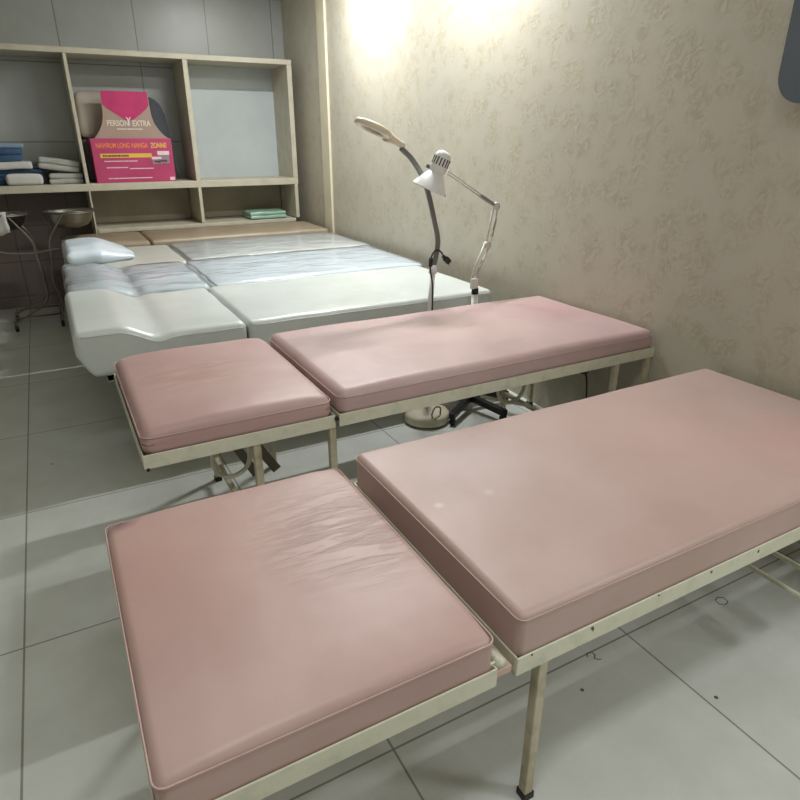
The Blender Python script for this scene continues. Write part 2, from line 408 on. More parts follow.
for (x,z,w) in ((.08,.165,.26),(.09,.115,.17),(.27,.105,.19),(.09,.03,.35)): fine_print(x,z,w,.008,whi,0)
# printed picture of two jars
for (x,z,r,h) in ((.495,.150,.036,.055),(.555,.155,.045,.095)):
    bm = BM(); add_box(bm, (x-r,-.003,z-.01), (x+r,0,z-.01+h), .001); obj('printed_jar', bm, jar_m, ca)
    bm = BM(); add_box(bm, (x-r*1.1,-.0045,z-.01+h*.72), (x+r*1.1,-.0005,z-.005+h), .001); obj('printed_jar_lid', bm, whi, ca)
    bm = BM(); add_box(bm, (x-r*.55,-.0045,z+.004), (x+r*.55,-.0005,z+.02), 0); obj('printed_jar_label', bm, dk, ca)
bm = BM(); add_box(bm, (.585,-.003,.008), (.625,0,.035), .001); obj('corner_sticker', bm, whi, ca)
# bag behind the carton (pale, sagging) and a dark rounded pouch on its right
def pillow(L, W, T, r, crown, seed=0, amp=.006, n=(14,8,4), taper=0):
    def hk(p,u,v,w):
        if taper: p.z *= 1-taper*max(0,u+.1)**1.4; p.y += -.12*taper*max(0,u)*(v+.2)
        q = Vector((p.x*6+seed*7, p.y*6, p.z*6)); return p+Vector((noise.noise(q), noise.noise(q+Vector((9,2,1))), noise.noise(q+Vector((3,8,5)))))*amp
    return cushion_bm(L, W, T, r, crown, n, hk)
bag_m = mat('pale_bag_cloth', srgb(168,158,146), .7, bump=.2, bscale=30)
o = obj('cloth_bag', pillow(.36,.10,.34,.045,.01,3,.02), bag_m, smooth=True); o.location = (.345,SF+.24,ZS1+.345)
# the bag sits on a dark box
bm = BM(); add_box(bm, (.345,SF+.22,ZS1), (.62,SF+.40,ZS1+.34), .02); db = obj('storage_box', bm, mat('dark_box_card', srgb(62,58,54), .6))
tag(o, 'pale sagging cloth bag on the dark box behind the pink carton', 'bag'); tag(db, 'dark box behind the pink carton, under the pale bag', 'box')
o.location.z = ZS1+.345
char = mat('charcoal_cloth', srgb(72,74,80), .65, bump=.3, bscale=25)
pts = []
bm = BM()
prof = [(0,0),(.29,0),(.29,.04),(.275,.16),(.265,.30),(.26,.42),(.24,.56),(.20,.64),(.12,.68),(.05,.69),(0,.69)]
add_prism(bm, prof, .10, Matrix(((1,0,0,.80),(0,0,1,SF+.25),(0,1,0,ZS1),(0,0,0,1))))
bmesh.ops.bevel(bm, geom=list(bm.edges), offset=.018, segments=2, affect='EDGES')
tag(obj('upright_pouch', bm, char, smooth=True), 'charcoal rounded pouch standing behind the pink carton on its right', 'pouch')

# towels in the left compartment
def folded(name, x0, x1, y0, y1, z0, z1, m, label, seed, layers=2, cat='towel', group=None, amp=.008):
    t = empty(name, (x0,y0,z0), label, cat, group)
    h = (z1-z0)/layers
    for k in range(layers):
        d = random.uniform(-.008,.008)
        def hk(p,u,v,w,s=seed+k*3.3):
            q = Vector((p.x*9+s, p.y*9, p.z*4)); return p+Vector((noise.noise(q)*amp, noise.noise(q+Vector((5,5,5)))*amp, noise.noise(q+Vector((1,7,3)))*amp*.55))
        o = obj('fold', cushion_bm(x1-x0+d, y1-y0, h*.99, min(.018,h*.42), .004, (10,8,2), hk), m, t, True); o.location = (d/2,0,k*h)
    return t
bl1 = mat('blue_towel', srgb(66,96,128), .9, col2=srgb(54,80,112), bump=.5, bscale=180)
bl2 = mat('teal_towel', srgb(50,84,108), .9, col2=srgb(40,70,96), bump=.5, bscale=180)
wt = mat('white_towel', srgb(196,194,190), .9, bump=.5, bscale=180)
gw = mat('grey_white_towel', srgb(168,168,162), .9, col2=srgb(156,156,150), bump=.5, bscale=180)
lb = mat('pale_blue_towel', srgb(128,146,166), .9, bump=.5, bscale=180)
yT = SF+.03; g = 'folded towels on the left shelf'
folded('folded_towel', -.55,-.03, yT+.06,yT+.33, ZS1,ZS1+.055, bl2, 'dark teal folded towel at the bottom of the blue towel stack', 1, 1, group=g)
folded('folded_towel', -.52,.02, yT+.08,yT+.33, ZS1+.055,ZS1+.118, bl2, 'teal blue folded towel resting under the white one', 2, 2, group=g)
folded('folded_towel', -.52,-.04, yT+.05,yT+.32, ZS1+.118,ZS1+.175, wt, 'white folded towel between the blue towels of the stack', 4, 1, group=g)
folded('folded_towel', -.52,-.10, yT+.06,yT+.32, ZS1+.175,ZS1+.275, bl1, 'mid blue folded towel in the upper part of the stack', 6, 2, group=g)
folded('folded_towel', -.50,-.09, yT+.07,yT+.31, ZS1+.275,ZS1+.31, lb, 'thin pale blue towel topmost on the blue stack', 7, 1, group=g)
folded('folded_towel', .045,.295, yT+.04,yT+.33, ZS1,ZS1+.08, gw, 'grey-white folded towel lowest beside the shelf upright', 8, 2, group=g)
o = folded('folded_towel', -.01,.288, yT+.05,yT+.33, ZS1+.122,ZS1+.212, gw, 'grey-white folded towel leaning on top of its pair beside the upright', 9, 2, group=g); o.rotation_euler.y = math.radians(8)
o = obj('rolled_towel', pillow(.26,.055,.075,.026,.012,5,.006), wt, smooth=True, loc=(-.25,yT-.012,ZS1+.002)); tag(o, 'small white bunched towel in front of the blue stack', 'towel', g)
gl_m = mat('pale_green_cloth', srgb(150,184,166), .35, col2=srgb(134,170,152), coat=.4)
folded('folded_sheet', 1.66,2.02, SF+.03,SF+.30, .69,.755, gl_m, 'pale green folded sheet in the lower right compartment', 11, 2, 'sheet')

# ------------------------------------------------------------ wash basin stand
steel = mat('polished_steel', srgb(190,186,176), .18, 1); oldsteel = mat('dull_steel_tube', srgb(120,116,108), .45, .7); rub = mat('black_rubber', srgb(28,27,26), .6)
st = empty('basin_stand', (-.10,5.7,0), 'tubular double basin stand on casters left of the white beds', 'stand')
R0 = .175; cxs = (.235,-.235)
zr = .865
for cx in cxs:
    bm = BM(); add_tube(bm, [(cx+ (R0+.004)*math.cos(a), (R0+.004)*math.sin(a), zr) for a in [2*PI*k/40 for k in range(40)]], .007, 8, closed=True); obj('ring', bm, oldsteel, st, True)
for (sx,sy) in ((1,-1),(1,1),(-1,-1),(-1,1)):
    px = .05*sx
    bm = BM(); add_tube(bm, smooth_path([(sx*.18,sy*.165,zr),(sx*.13,sy*.15,.79),(sx*.06,sy*.13,.67),(sx*.045,sy*.13,.5),(sx*.03,sy*.13,.35),(sx*.06,sy*.14,.2),(sx*.03 if sx>0 else -.29,sy*.16,.07)]), .008, 8); obj('leg', bm, oldsteel, st, True)
    fx = .03 if sx>0 else -.29
    bm = BM(); add_box(bm, (fx-.012,sy*.16-.018,.045), (fx+.012,sy*.16+.018,.085), .003); f = obj('caster_fork', bm, oldsteel, st)
    bm = BM(); add_lathe(bm, [(0,-.012),(.026,-.012),(.03,-.008),(.03,.008),(.026,.012),(0,.012)], 20, Matrix.Translation((fx,sy*.16,.0305)) @ Matrix.Rotation(PI/2,4,'Y')); obj('wheel', bm, rub, f, True)
bm = BM(); add_tube(bm, smooth_path([(-.35,-.13,.70),(-.28,-.13,.61),(-.10,-.13,.585),(.05,-.13,.60),(.24,-.13,.62)]), .006, 8); obj('stretcher', bm, oldsteel, st, True)
bm = BM(); add_tube(bm, [(-.29,-.15,.105),(.03,-.15,.105)], .007, 8); obj('stretcher', bm, oldsteel, st, True)
bm = BM(); add_tube(bm, [(-.29,.15,.105),(.03,.15,.105)], .007, 8); obj('stretcher', bm, oldsteel, st, True)
basin_m = mat('scratched_steel', srgb(150,148,142), .28, 1)
for i,cx in enumerate(cxs):
    bm = BM(); add_lathe(bm, [(0,-.118),(.07,-.117),(.12,-.10),(.155,-.06),(.168,-.01),(.186,.010),(.189,.012),(.187,.015),(.170,.002),(.157,-.055),(.118,-.095),(.07,-.111),(0,-.112)], 40)
    o = obj('wash_basin', bm, basin_m, smooth=True, loc=(-.10+cx,5.7,zr)); tag(o, ['round steel wash basin in the ring nearer the beds','round steel wash basin with a white cloth over its rim'][i], 'basin', 'basins on the stand')
# white cloth over the far-left basin rim
bm = BM(); G = [[None]*13 for _ in range(9)]
for j in range(9):
    for i in range(13):
        x = -.335-.17+(.22*i/12); t = j/8
        z = zr+.022+ .006*math.sin(i*1.1+j); yy = 5.7-.05-.25*t
        if t > .55: yy = 5.7-.05-.25*.55-.03*(t-.55); z = zr+.02-(t-.55)*.30-.01*math.sin(i*.9)
        G[j][i] = bm.verts.new((x+.012*noise.noise(Vector((i*.4,j*.5,2))), yy+.010*math.sin(i*.8+1), z+ (.012*noise.noise(Vector((i*.5,j*.6,7))))))
for j in range(8):
    for i in range(12): bm.faces.new((G[j][i],G[j][i+1],G[j+1][i+1],G[j+1][i]))
o = obj('wash_cloth', bm, wt, smooth=True); md = o.modifiers.new('s','SOLIDIFY'); md.thickness = .004; tag(o, 'crumpled white cloth draped over the front of the left basin', 'cloth')

# ------------------------------------------------------------ pale treatment beds
def white_bed(y0, y1, zt, label, m, bolster, xg, x0=.03, T=.17, film=None, group='pale treatment beds pushed together', bevel=.03, x1=2.165, leg=True, bz=.05, seam=False):
    b = empty('treatment_bed', (0,y0,0), label, 'bed', group)
    W = y1-y0
    def hk(p,u,v,w):
        X = p.x
        if bolster:
            h = bz*(1-min(1,max(0,(X-.17)/.15))**2*(3-2*min(1,max(0,(X-.17)/.15)))) 
            p.z += h*max(0,w)*1.0
            if w > .5: p.z -= .012*math.exp(-((X-.335)/.04)**2)
        if X < .12 and w < .5: p.x += .05*(1-w*2)*(1-X/.12)      # the end tucks in underneath
        q = Vector((X*5,p.y*5,y0*3)); p.z += .004*noise.noise(q)*w
        return p
    o = obj('head_cushion', cushion_bm(xg-x0-.004, W-.012, T, bevel, .012, (30,16,4), hk), m, b, True, (x0,.006,zt-T))
    hk2 = lambda p,u,v,w: p+Vector((0,0,.004*noise.noise(Vector((p.x*5,p.y*5,y0*3+4)))*w))
    o2 = obj('body_cushion', cushion_bm(x1-xg-.004, W-.012, T, bevel*.8, .014, (34,16,4), hk2), m, b, True, (xg+.004,.006,zt-T))
    if seam:
        L_h = xg-x0-.004; bm = BM()
        add_tube(bm, [hk(Vector((.03+(L_h-.05)*i/60, -.0005, T-bevel*.75)), 0, 0, .95) for i in range(61)], .0022, 6); obj('seam', bm, m, o, True)
        bm = BM(); add_tube(bm, [hk2(Vector((.02+(x1-xg-.04)*i/60, -.0005, T-bevel*.6)), 0, 0, .95) for i in range(61)], .0022, 6); obj('seam', bm, m, o2, True)
    for (a,c) in (film or ()):
        hd_ = a < .3
        def hf(p,u,v,w):
            p = hk(p,u,v,w) if hd_ else hk2(p,u,v,w)
            q = Vector((p.x*4+1,p.y*7,y0*5)); n_ = noise.noise(q)+.5*noise.noise(q*2.3)
            k = 1 if hd_ else .45
            p.z += w*(.004+.016*k*max(0,n_)); p.x += .010*k*noise.noise(q*1.4)
            if hd_ and w > .5: p.z += .012*math.exp(-((p.y-.12-.25*p.x)/.03)**2)
            return p
        fm = cushion_bm(c-a, W+.002, T*.9, bevel, .014, (44,22,4), hf)
        bmesh.ops.delete(fm, geom=[f for f in fm.faces if f.calc_center_median().z < .02], context='FACES')
        obj('plastic_cover', fm, FILM, b, True, (a,-.001,zt-T*.9+.004))['label'] = 'clear plastic dust sheet'
    # painted steel base with legs
    bm = BM()
    for yy in (.05,W-.08): add_box(bm, (x0+.10,yy,zt-T-.035), (x1-.03,yy+.03,zt-T-.002), .003)
    for xx in (x0+.10,xg,x1-.06): add_box(bm, (xx,.05,zt-T-.034), (xx+.03,W-.05,zt-T-.003), .003)
    obj('base_frame', bm, cream_steel, b)
    for xx in (x0+.22,x1-.10):
        for yy in (.06,W-.09):
            bm = BM(); add_box(bm, (xx,yy,0), (xx+.03,yy+.03,zt-T-.036), .003); obj('leg', bm, cream_steel, b)
    return b
cream_steel = mat('cream_painted_steel', srgb(206,204,186), .35, col2=srgb(192,190,170), nscale=14, nmix=(.45,.7), bump=.15, bscale=90)
FILM = plastic_film()
wv = leather('white_vinyl', srgb(204,210,207), srgb(194,200,197), rough=.3)
gv = leather('grey_white_vinyl', srgb(196,204,206), srgb(188,196,198), rough=.3)
gv2 = leather('stone_vinyl', srgb(182,183,175), srgb(174,175,167), rough=.35)
bv = leather('beige_vinyl', srgb(150,136,116), srgb(140,126,106), rough=.4)
ZW = .63
white_bed(2.72,3.555,ZW,'white vinyl treatment bed with raised headrest, directly behind the rose pink bed', wv, True, .70, bz=.05, x1=2.07, x0=-.015, T=.158, seam=True)
white_bed(3.565,4.425,ZW-.002,'grey-white treatment bed under a wrinkled clear plastic sheet over its head', gv, True, .735, film=[(.0,.73),(.745,2.135)], bz=.03, x0=.01, x1=2.13)
white_bed(4.435,5.275,ZW-.004,'stone grey treatment bed with a pale pillow at its head', gv2, False, .78, film=[(.785,2.17)])
white_bed(5.285,5.935,ZW+.028,'beige treatment bed against the shelf unit, last of the row', bv, False, .66)
# plastic over the bodies of the second and third beds comes as loose sheets
o = obj('bed_pillow', pillow(.42,.50,.085,.042,.03,2,.022,(24,20,4),.55), leather('pale_blue_vinyl', srgb(214,226,236), srgb(204,216,228), rough=.25), smooth=True, loc=(.04,4.55,ZW+.008)); tag(o,'pale blue-white pillow lying at the head of the stone grey bed','pillow')

# ------------------------------------------------------------ pink massage beds
def piping(bm, L, W, z, r=.0019, inset=.004, cr=.012, rr=.0):
    pts = []
    for (cx,cy,a0) in ((L-inset-cr,inset+cr,-PI/2),(L-inset-cr,W-inset-cr,0),(inset+cr,W-inset-cr,PI/2),(inset+cr,inset+cr,PI)):
        for k in range(6): a = a0+PI/2*k/5; pts.append((cx+cr*math.cos(a), cy+cr*math.sin(a), z))
    # subdivide long runs
    out = []
    for i in range(len(pts)):
        a = Vector(pts[i]); b = Vector(pts[(i+1)%len(pts)]); n = 10 if (a-b).length > .1 else 1
        for k in range(n): out.append(a.lerp(b,k/n))
    add_tube(bm, out, r, 6, closed=True)
pinkA = leather('dusty_pink_vinyl', srgb(192,164,159), srgb(182,152,147),
    worn=[(.10,.55,.35,srgb(190,146,134),.45),(.35,.55,.4,srgb(192,160,152),.3),(.03,.735,.05,srgb(110,84,84),.7)],
    wrinkle=(.50,.44,.26,.27,.35,srgb(138,106,104)))
pinkA2 = leather('dusty_pink_vinyl_long', srgb(191,166,161), srgb(182,155,149),
    worn=[(.28,.55,.22,srgb(206,188,186),.6),(.065,.40,.017,srgb(222,208,206),.6),(.205,.385,.02,srgb(214,200,198),.5),(.9,.4,.5,srgb(196,164,158),.5),(1.2,.15,.25,srgb(204,156,154),.4)])
pinkB = leather('rose_vinyl', srgb(180,147,145), srgb(188,158,154),
    worn=[(.30,.35,.3,srgb(188,158,148),.5)], wrinkle=(.25,.4,.3,.2,.12,srgb(170,132,128)))
pinkB2 = leather('rose_vinyl_long', srgb(188,160,160), srgb(196,170,168),
    worn=[(.7,.4,.45,srgb(216,190,186),.5),(1.3,.45,.25,srgb(196,152,154),.45)])
pipe_m = mat('pink_piping', srgb(190,162,156), .45)
paint = mat('chipped_cream_paint', srgb(212,212,192), .3, col2=srgb(196,198,176), nscale=20, nmix=(.5,.72), bump=.2, bscale=120)
dirty = mat('grimy_painted_steel', srgb(190,184,160), .4, col2=srgb(150,136,104), nscale=12, nmix=(.45,.7), bump=.2)
rust = mat('rust_chip', srgb(96,70,58), .8)
bolt_m = mat('dark_bolt', srgb(60,54,50), .5, .6)

def rail_frame(b, x0, x1, W, zr, name):
    """four angle-iron rails: an upright flange outside, a flat flange inside that carries the pad"""
    h, t, w = .045, .004, .03
    for (nm,lo,hi,lo2,hi2) in (
        ('side_rail',(x0,0,zr-h),(x1,t,zr),(x0,t,zr-h),(x1,w,zr-h+t)),
        ('side_rail',(x0,W-t,zr-h),(x1,W,zr),(x0,W-w,zr-h),(x1,W-t,zr-h+t)),
        ('end_rail',(x0,t,zr-h),(x0+t,W-t,zr),(x0+t,w,zr-h),(x0+w,W-w,zr-h+t)),
        ('end_rail',(x1-t,t,zr-h),(x1,W-t,zr),(x1-w,w,zr-h),(x1-t,W-w,zr-h+t))):
        bm = BM(); add_box(bm,lo,hi,.0012,seg=1); add_box(bm,lo2,hi2); obj(nm, bm, paint, b)
def massage_bed(loc, label, W, xg, x1, zr, mh, mb, T_h, T_b, gap, drop, r_h, r_b, crown_h, sink):
    b = empty('massage_bed', loc, label, 'bed', 'pink massage beds')
    rail_frame(b, 0, xg-gap/2-.001, W, zr, 'head'); rail_frame(b, xg+gap/2+.001, x1, W, zr, 'body')
    ins = .0055
    def hkh(p,u,v,w):
        q = Vector((p.x*4,p.y*4,1.5)); p.z += .004*noise.noise(q)*w
        if w > .5:   # corners pulled down by the upholstery folds
            c = max(0,abs(u)-.75)/.25*max(0,abs(v)-.75)/.25; p.z -= .010*c
            p.z -= .006*max(0,-u-.5)
        return p
    hL = xg-gap/2-2*ins; bL = x1-xg-gap/2-2*ins; hW = W-2*ins
    zb = zr-sink
    hc = obj('head_cushion', cushion_bm(hL, hW, T_h, r_h, crown_h, (40,30,4), hkh), mh, b, True, (ins,ins,zb))
    bm = BM(); piping(bm, hL, hW, T_h-r_h*.75, inset=-.0005, cr=r_h); obj('piping', bm, pipe_m, hc, True)
    hkb = lambda p,u,v,w: p+Vector((0,0,.004*noise.noise(Vector((p.x*3.5,p.y*3.5,loc[1])))*w))
    bc = obj('body_cushion', cushion_bm(bL, hW, T_b, r_b, .012, (60,30,4), hkb), mb, b, True, (xg+gap/2+ins,ins,zb))
    bm = BM(); piping(bm, bL, hW, T_b-r_b*.75, inset=-.0005, cr=r_b); obj('piping', bm, pipe_m, bc, True)
    # plywood decks under the pads
    for (a,c) in ((.006,xg-gap/2-.007),(xg+gap/2+.007,x1-.006)):
        bm = BM(); add_box(bm, (a,.006,zr-.0405), (c,W-.006,zb-.001)); obj('deck', bm, mat('plywood_deck', srgb(150,128,98), .7), b)
    return b
def leg(b, x, y, z1, m=None, s=.024, name='leg', dx=0):
    bm = BM(); add_box(bm, (x-s/2,y-s/2,.012), (x+s/2,y+s/2,z1), .002, seg=1)
    if dx:
        for v in bm.verts: v.co.x += dx*(z1-v.co.z)/z1
    o = obj(name, bm, m or dirty, b)
    bm = BM(); add_box(bm, (x-s/2-.003+dx,y-s/2-.003,0), (x+s/2+.003+dx,y+s/2+.003,.02), .002, seg=1); obj('rubber_foot', bm, rub, o)
def uloop(b, xa, xb, y, ztop, zbot, r=.009, m=None):
    R = (xb-xa)/2; c = (xa+xb)/2
    pts = [(xa,y,ztop)]+[(c-R*math.cos(PI*k/14), y, zbot+R-R*math.sin(PI*k/14)) for k in range(15)]+[(xb,y,ztop)]
    bm = BM(); add_tube(bm, pts, r, 10); obj('support_loop', bm, m or paint, b, True)
def bar(b, p, q, w=.02, t=.005, m=None, name='brace'):
    p = Vector(p); q = Vector(q); M = aim(p, q-p)
    bm = BM(); add_box(bm, (-w/2,-t/2,0), (w/2,t/2,(q-p).length), .001, M, 1); return obj(name, bm, m or dirty, b)

darkbar = mat('grimy_brace', srgb(104,98,84), .5)
# --- middle bed
Z2 = .558
B2 = massage_bed((.103,1.735,0), 'rose pink massage bed in the middle, cream steel frame, head section level', .775, .607, 2.115, Z2, pinkB, pinkB2, .095, .10, .012, 0, .034, .034, .014, .022)
W2 = .775
for x in (.335,.592,1.905,2.095):
    leg(B2, x, .018, Z2-.046); leg(B2, x, W2-.018, Z2-.046)
for x in (.335,1.905):
    bm = BM(); add_box(bm, (x-.01,.030,Z2-.066), (x+.01,W2-.030,Z2-.046), .002); obj('crossbar', bm, dirty, B2)
    bm = BM(); add_box(bm, (x-.01,.030,.10), (x+.01,W2-.030,.12), .002); obj('crossbar', bm, dirty, B2)
uloop(B2, .265, .405, .42, Z2-.05, .19); uloop(B2, 1.60, 1.755, .42, Z2-.05, .225)
bar(B2, (.36,.565,.30), (.46,.565,.09), .035, .008, darkbar); bar(B2, (.46,.60,.24), (.56,.60,.07), .04, .008, darkbar)
bar(B2, (1.52,.45,.28), (1.84,.44,.16), .014, .006, paint)
bm = BM(); add_lathe(bm, [(0,-.006),(.007,-.006),(.008,0),(.006,.006),(0,.006)], 12, Matrix.Translation((.604,-.003,Z2-.012)) @ Matrix.Rotation(PI/2,4,'X')); obj('hinge_bolt', bm, bolt_m, B2)
for (x,z) in ((.01,Z2-.046),): 
    bm = BM(); add_lathe(bm, [(0,0),(.006,.001),(.004,.004),(0,.005)], 8, Matrix.Translation((x,-.001,z)) @ Matrix.Rotation(PI/2,4,'X')); obj('rail_screw', bm, bolt_m, B2)

# --- nearer bed
Z1 = .467
B1 = massage_bed((-.03,.690,0), 'dusty pink massage bed nearest the camera, wrinkled head pad', .765, (.655-.012), 2.205, Z1, pinkA, pinkA2,   .102, .120, .045, 0, .020, .018, .014, .022)
W1 = .765
for x in (.745,2.17): leg(B1, x, .018, Z1-.046); leg(B1, x, W1-.018, Z1-.046)
for x in (.12,): leg(B1, x, .018, Z1-.046); leg(B1, x, W1-.018, Z1-.046)
bm = BM(); add_box(bm, (.608,.004,Z1-.03), (.657,W1-.004,Z1-.012), .002); obj('hinge_plate', bm, mat('pinkish_plate', srgb(196,168,152), .5), B1)
bm = BM(); add_tube(bm, [(.6325,.006,Z1-.002),(.6325,W1-.006,Z1-.002)], .0085, 12); obj('hinge_rod', bm, paint, B1, True)
bm = BM(); add_tube(bm, [(.6325,.0055,Z1-.002),(.6325,.045,Z1-.002)], .0125, 14); obj('hinge_sleeve', bm, paint, B1, True)
bm = BM(); add_tube(bm, [(.6325,W1-.045,Z1-.002),(.6325,W1-.0055,Z1-.002)], .0125, 14); obj('hinge_sleeve', bm, paint, B1, True)
bm = BM(); add_box(bm, (.600,.012,Z1-.03), (.632,.017,Z1+.004), .001); add_box(bm, (.600,.012,Z1-.0), (.604,.05,Z1+.004), .001); obj('hinge_bracket', bm, paint, B1)
for x in (.90,1.5,2.15):
    bm = BM(); add_box(bm, (x-.01,.031,Z1-.066), (x+.01,W1-.031,Z1-.046), .002); obj('crossbar', bm, dirty, B1)
for k,(x,w) in enumerate(((.70,.004),(.86,.006),(.865,.003),(1.06,.004),(1.24,.005),(1.42,.004),(1.60,.003))):
    bm = BM(); add_box(bm, (x,-.0012,Z1-.006-.006*(k%3)), (x+w,.001,Z1-.002-.004*(k%3)), 0); obj('paint_chip', bm, rust, B1)

# rear supports and low stretchers of the nearer bed
for x in (1.70,1.83):
    leg(B1, x, W1-.018, Z1-.046)
    bm = BM(); add_tube(bm, [(x,W1-.031,.20),(x,.1,.20)]+[(x,-.05-.03*math.sin(PI/2*k/5)+.0,.23-.03*math.cos(PI/2*k/5)) for k in range(6)]+[(x,-.08,.30),(x,-.08,.40)], .008, 10); obj('side_bracket', bm, paint, B1, True)
    bm = BM(); add_box(bm, (x-.008,-.088,.398), (x+.008,-.001,.412), .002); obj('bracket_lug', bm, paint, B1)
leg(B1, 1.55, W1-.018, Z1-.046)

# ------------------------------------------------------------ magnifier lamp
lampw = mat('ivory_plastic', srgb(226,216,192), .35); goose = mat('grey_gooseneck', srgb(120,120,118), .4, .3, bump=.5, bscale=160); whp = mat('white_plastic', srgb(232,233,232), .35)
LX, LY = 1.575, 2.59
L1 = empty('magnifier_lamp', (LX,LY,0), 'ivory magnifier lamp on a grey gooseneck and white pole, behind the middle pink bed', 'lamp')
bm = BM(); add_lathe(bm, [(0,.008),(.118,.008),(.122,.014),(.122,.045),(.112,.058),(.07,.068),(.035,.075),(.02,.09),(0,.09)], 40); obj('base', bm, mat('ivory_base', srgb(206,200,178), .4), L1, True)
for k in range(5):
    a = 2*PI*k/5+.6; bm = BM(); add_lathe(bm, [(0,0),(.010,0),(.012,.006),(.010,.009),(0,.009)], 12, Matrix.Translation((.095*math.cos(a),.095*math.sin(a),0))); obj('foot', bm, rub, L1, True)
bm = BM(); add_tube(bm, smooth_path([(-.02,-.095,.055),(-.035,-.11,.085),(-.01,-.10,.115),(.03,-.085,.10),(.035,-.08,.065)]), .004, 8); obj('carry_handle', bm, oldsteel, L1, True)
bm = BM(); add_tube(bm, [(0,0,.08),(0,0,.50)], .016, 16); add_tube(bm, [(0,0,.49),(0,0,.515)], .020, 16); add_tube(bm, [(0,0,.50),(0.02,0,.80)], .0135, 16); obj('pole', bm, whp, L1, True)
bm = BM(); add_tube(bm, [(.02,0,.79),(.022,0,.83)], [.021,.017], 16); obj('pole_clamp', bm, whp, L1, True)
off = Vector((LX,LY,0))
gp = [(1.597,2.59,.82),(1.612,2.59,.875),(1.62,2.59,.946),(1.600,2.59,1.03),(1.567,2.59,1.146),(1.533,2.59,1.231),(1.475,2.59,1.31),(1.418,2.59,1.359)]
bm = BM(); add_tube(bm, [Vector(p)-off for p in smooth_path(gp)], .0125, 14); obj('gooseneck', bm, goose, L1, True)
# ring head: seen nearly edge-on
c = Vector((1.272,2.57,1.438))-off; ax = Vector((.148,.02,-.080)).normalized(); nrm = Vector((-.45,.06,-.80)); nrm = (nrm-ax*nrm.dot(ax)).normalized(); sd = nrm.cross(ax).normalized()
HM = Matrix.Translation(c) @ Matrix.Diagonal((.88,.88,.72,1)) @ Matrix((( ax.x,sd.x,nrm.x,0),(ax.y,sd.y,nrm.y,0),(ax.z,sd.z,nrm.z,0),(0,0,0,1)))
bm = BM()
add_lathe(bm, [(.060,-.016),(.078,-.022),(.094,-.016),(.100,-.002),(.097,.012),(.086,.018),(.062,.016),(.058,.010),(.058,-.010),(.060,-.016)], 48, HM)
hd = obj('lamp_head', bm, lampw, L1, True)
bm = BM(); add_lathe(bm, [(0,-.006),(.03,-.005),(.058,-.002),(.058,.002),(.03,.005),(0,.006)], 40, HM); 
lens = mat('lens_glass', srgb(200,206,204), .08, 0, coat=.5); obj('lens', bm, lens, hd, True)
bm = BM(); add_tube(bm, [HM @ Vector(p) for p in ((.085,0,0),(.11,0,0),(.14,0,0),(.165,0,0),(.19,0,0),(.205,0,-.002))], [.024,.022,.018,.0155,.0145,.014], 16); obj('neck_joint', bm, lampw, L1, True)
# power cord hung over the pole top
cord_m = mat('black_cord', srgb(34,32,30), .5)
pc = empty('power_cord', (LX+.02,LY-.02,.9), 'black power cord with plug looped over the magnifier lamp pole', 'cord')
o0 = Vector((LX+.02,LY-.02,.9))
cp_ = [(1.569,2.565,.20),(1.572,2.562,.45),(1.579,2.562,.62),(1.576,2.56,.74),(1.562,2.56,.82),(1.567,2.56,.875),(1.592,2.562,.905),(1.622,2.566,.895),(1.645,2.57,.868),(1.656,2.57,.855)]
bm = BM(); add_tube(bm, [Vector(p)-o0 for p in smooth_path(cp_,8)], .0042, 8); obj('cable', bm, cord_m, pc, True)
bm = BM(); M = aim(Vector((1.650,2.57,.862))-o0, (.7,0,-.65)); add_box(bm, (-.014,-.010,0), (.014,.010,.036), .004, M)
add_box(bm, (-.009,-.007,-.016), (.009,.007,.0), .003, M); pl = obj('plug', bm, cord_m, pc)
bm = BM()
for s in (-.008,.008): add_tube(bm, [M @ Vector((s,0,.034)), M @ Vector((s,0,.05))], .002, 8)
obj('plug_pin', bm, steel, pl)
bm = BM(); add_tube(bm, [Vector((1.563,2.56,.83))-o0, Vector((1.565,2.56,.87))-o0], .010, 10); obj('cord_knot', bm, cord_m, pc, True)

# ------------------------------------------------------------ swing-arm lamp
SX, SY = 1.86, 2.60
L2 = empty('swing_arm_lamp', (SX,SY,0), 'white swing-arm lamp with cone shade on a black five-leg stand', 'lamp')
blk = mat('black_steel', srgb(34,34,36), .4, .4)
so = Vector((SX,SY,0))
for k in range(5):
    a = math.radians((213,285,357,69,141)[k])
    p = Vector((math.cos(a),math.sin(a),0)); bm = BM()
    M = aim((0,0,.085), p*.235+Vector((0,0,-.045)))
    q = [Vector((0,0,.095)), p*.12+Vector((0,0,.085)), p*.25+Vector((0,0,.045))]
    M = Matrix.Rotation(a,4,'Z')
    add_box(bm, (0,-.016,.06), (.25,.016,.095), .003, M)
    for v in bm.verts:
        d = math.hypot(v.co.x,v.co.y)/.25; v.co.z -= .022*d
    lg = obj('stand_leg', bm, blk, L2)
    bm = BM(); add_lathe(bm, [(0,-.010),(.020,-.010),(.022,-.006),(.022,.006),(.020,.010),(0,.010)], 16, Matrix.Translation(p*.235+Vector((0,0,.022))) @ Matrix.Rotation(a,4,'Z') @ Matrix.Rotation(PI/2,4,'X')); obj('wheel', bm, rub, lg, True)
bm = BM(); add_tube(bm, [(0,0,.05),(0,0,.16)], .022, 16); obj('hub', bm, blk, L2, True)
bm = BM(); add_tube(bm, [(0,0,.15),(0,0,.655)], .0165, 16); obj('pole', bm, whp, L2, True)
bm = BM(); add_tube(bm, [(0,0,.655),(0,0,.685)], .018, 16); obj('collar', bm, blk, L2, True)
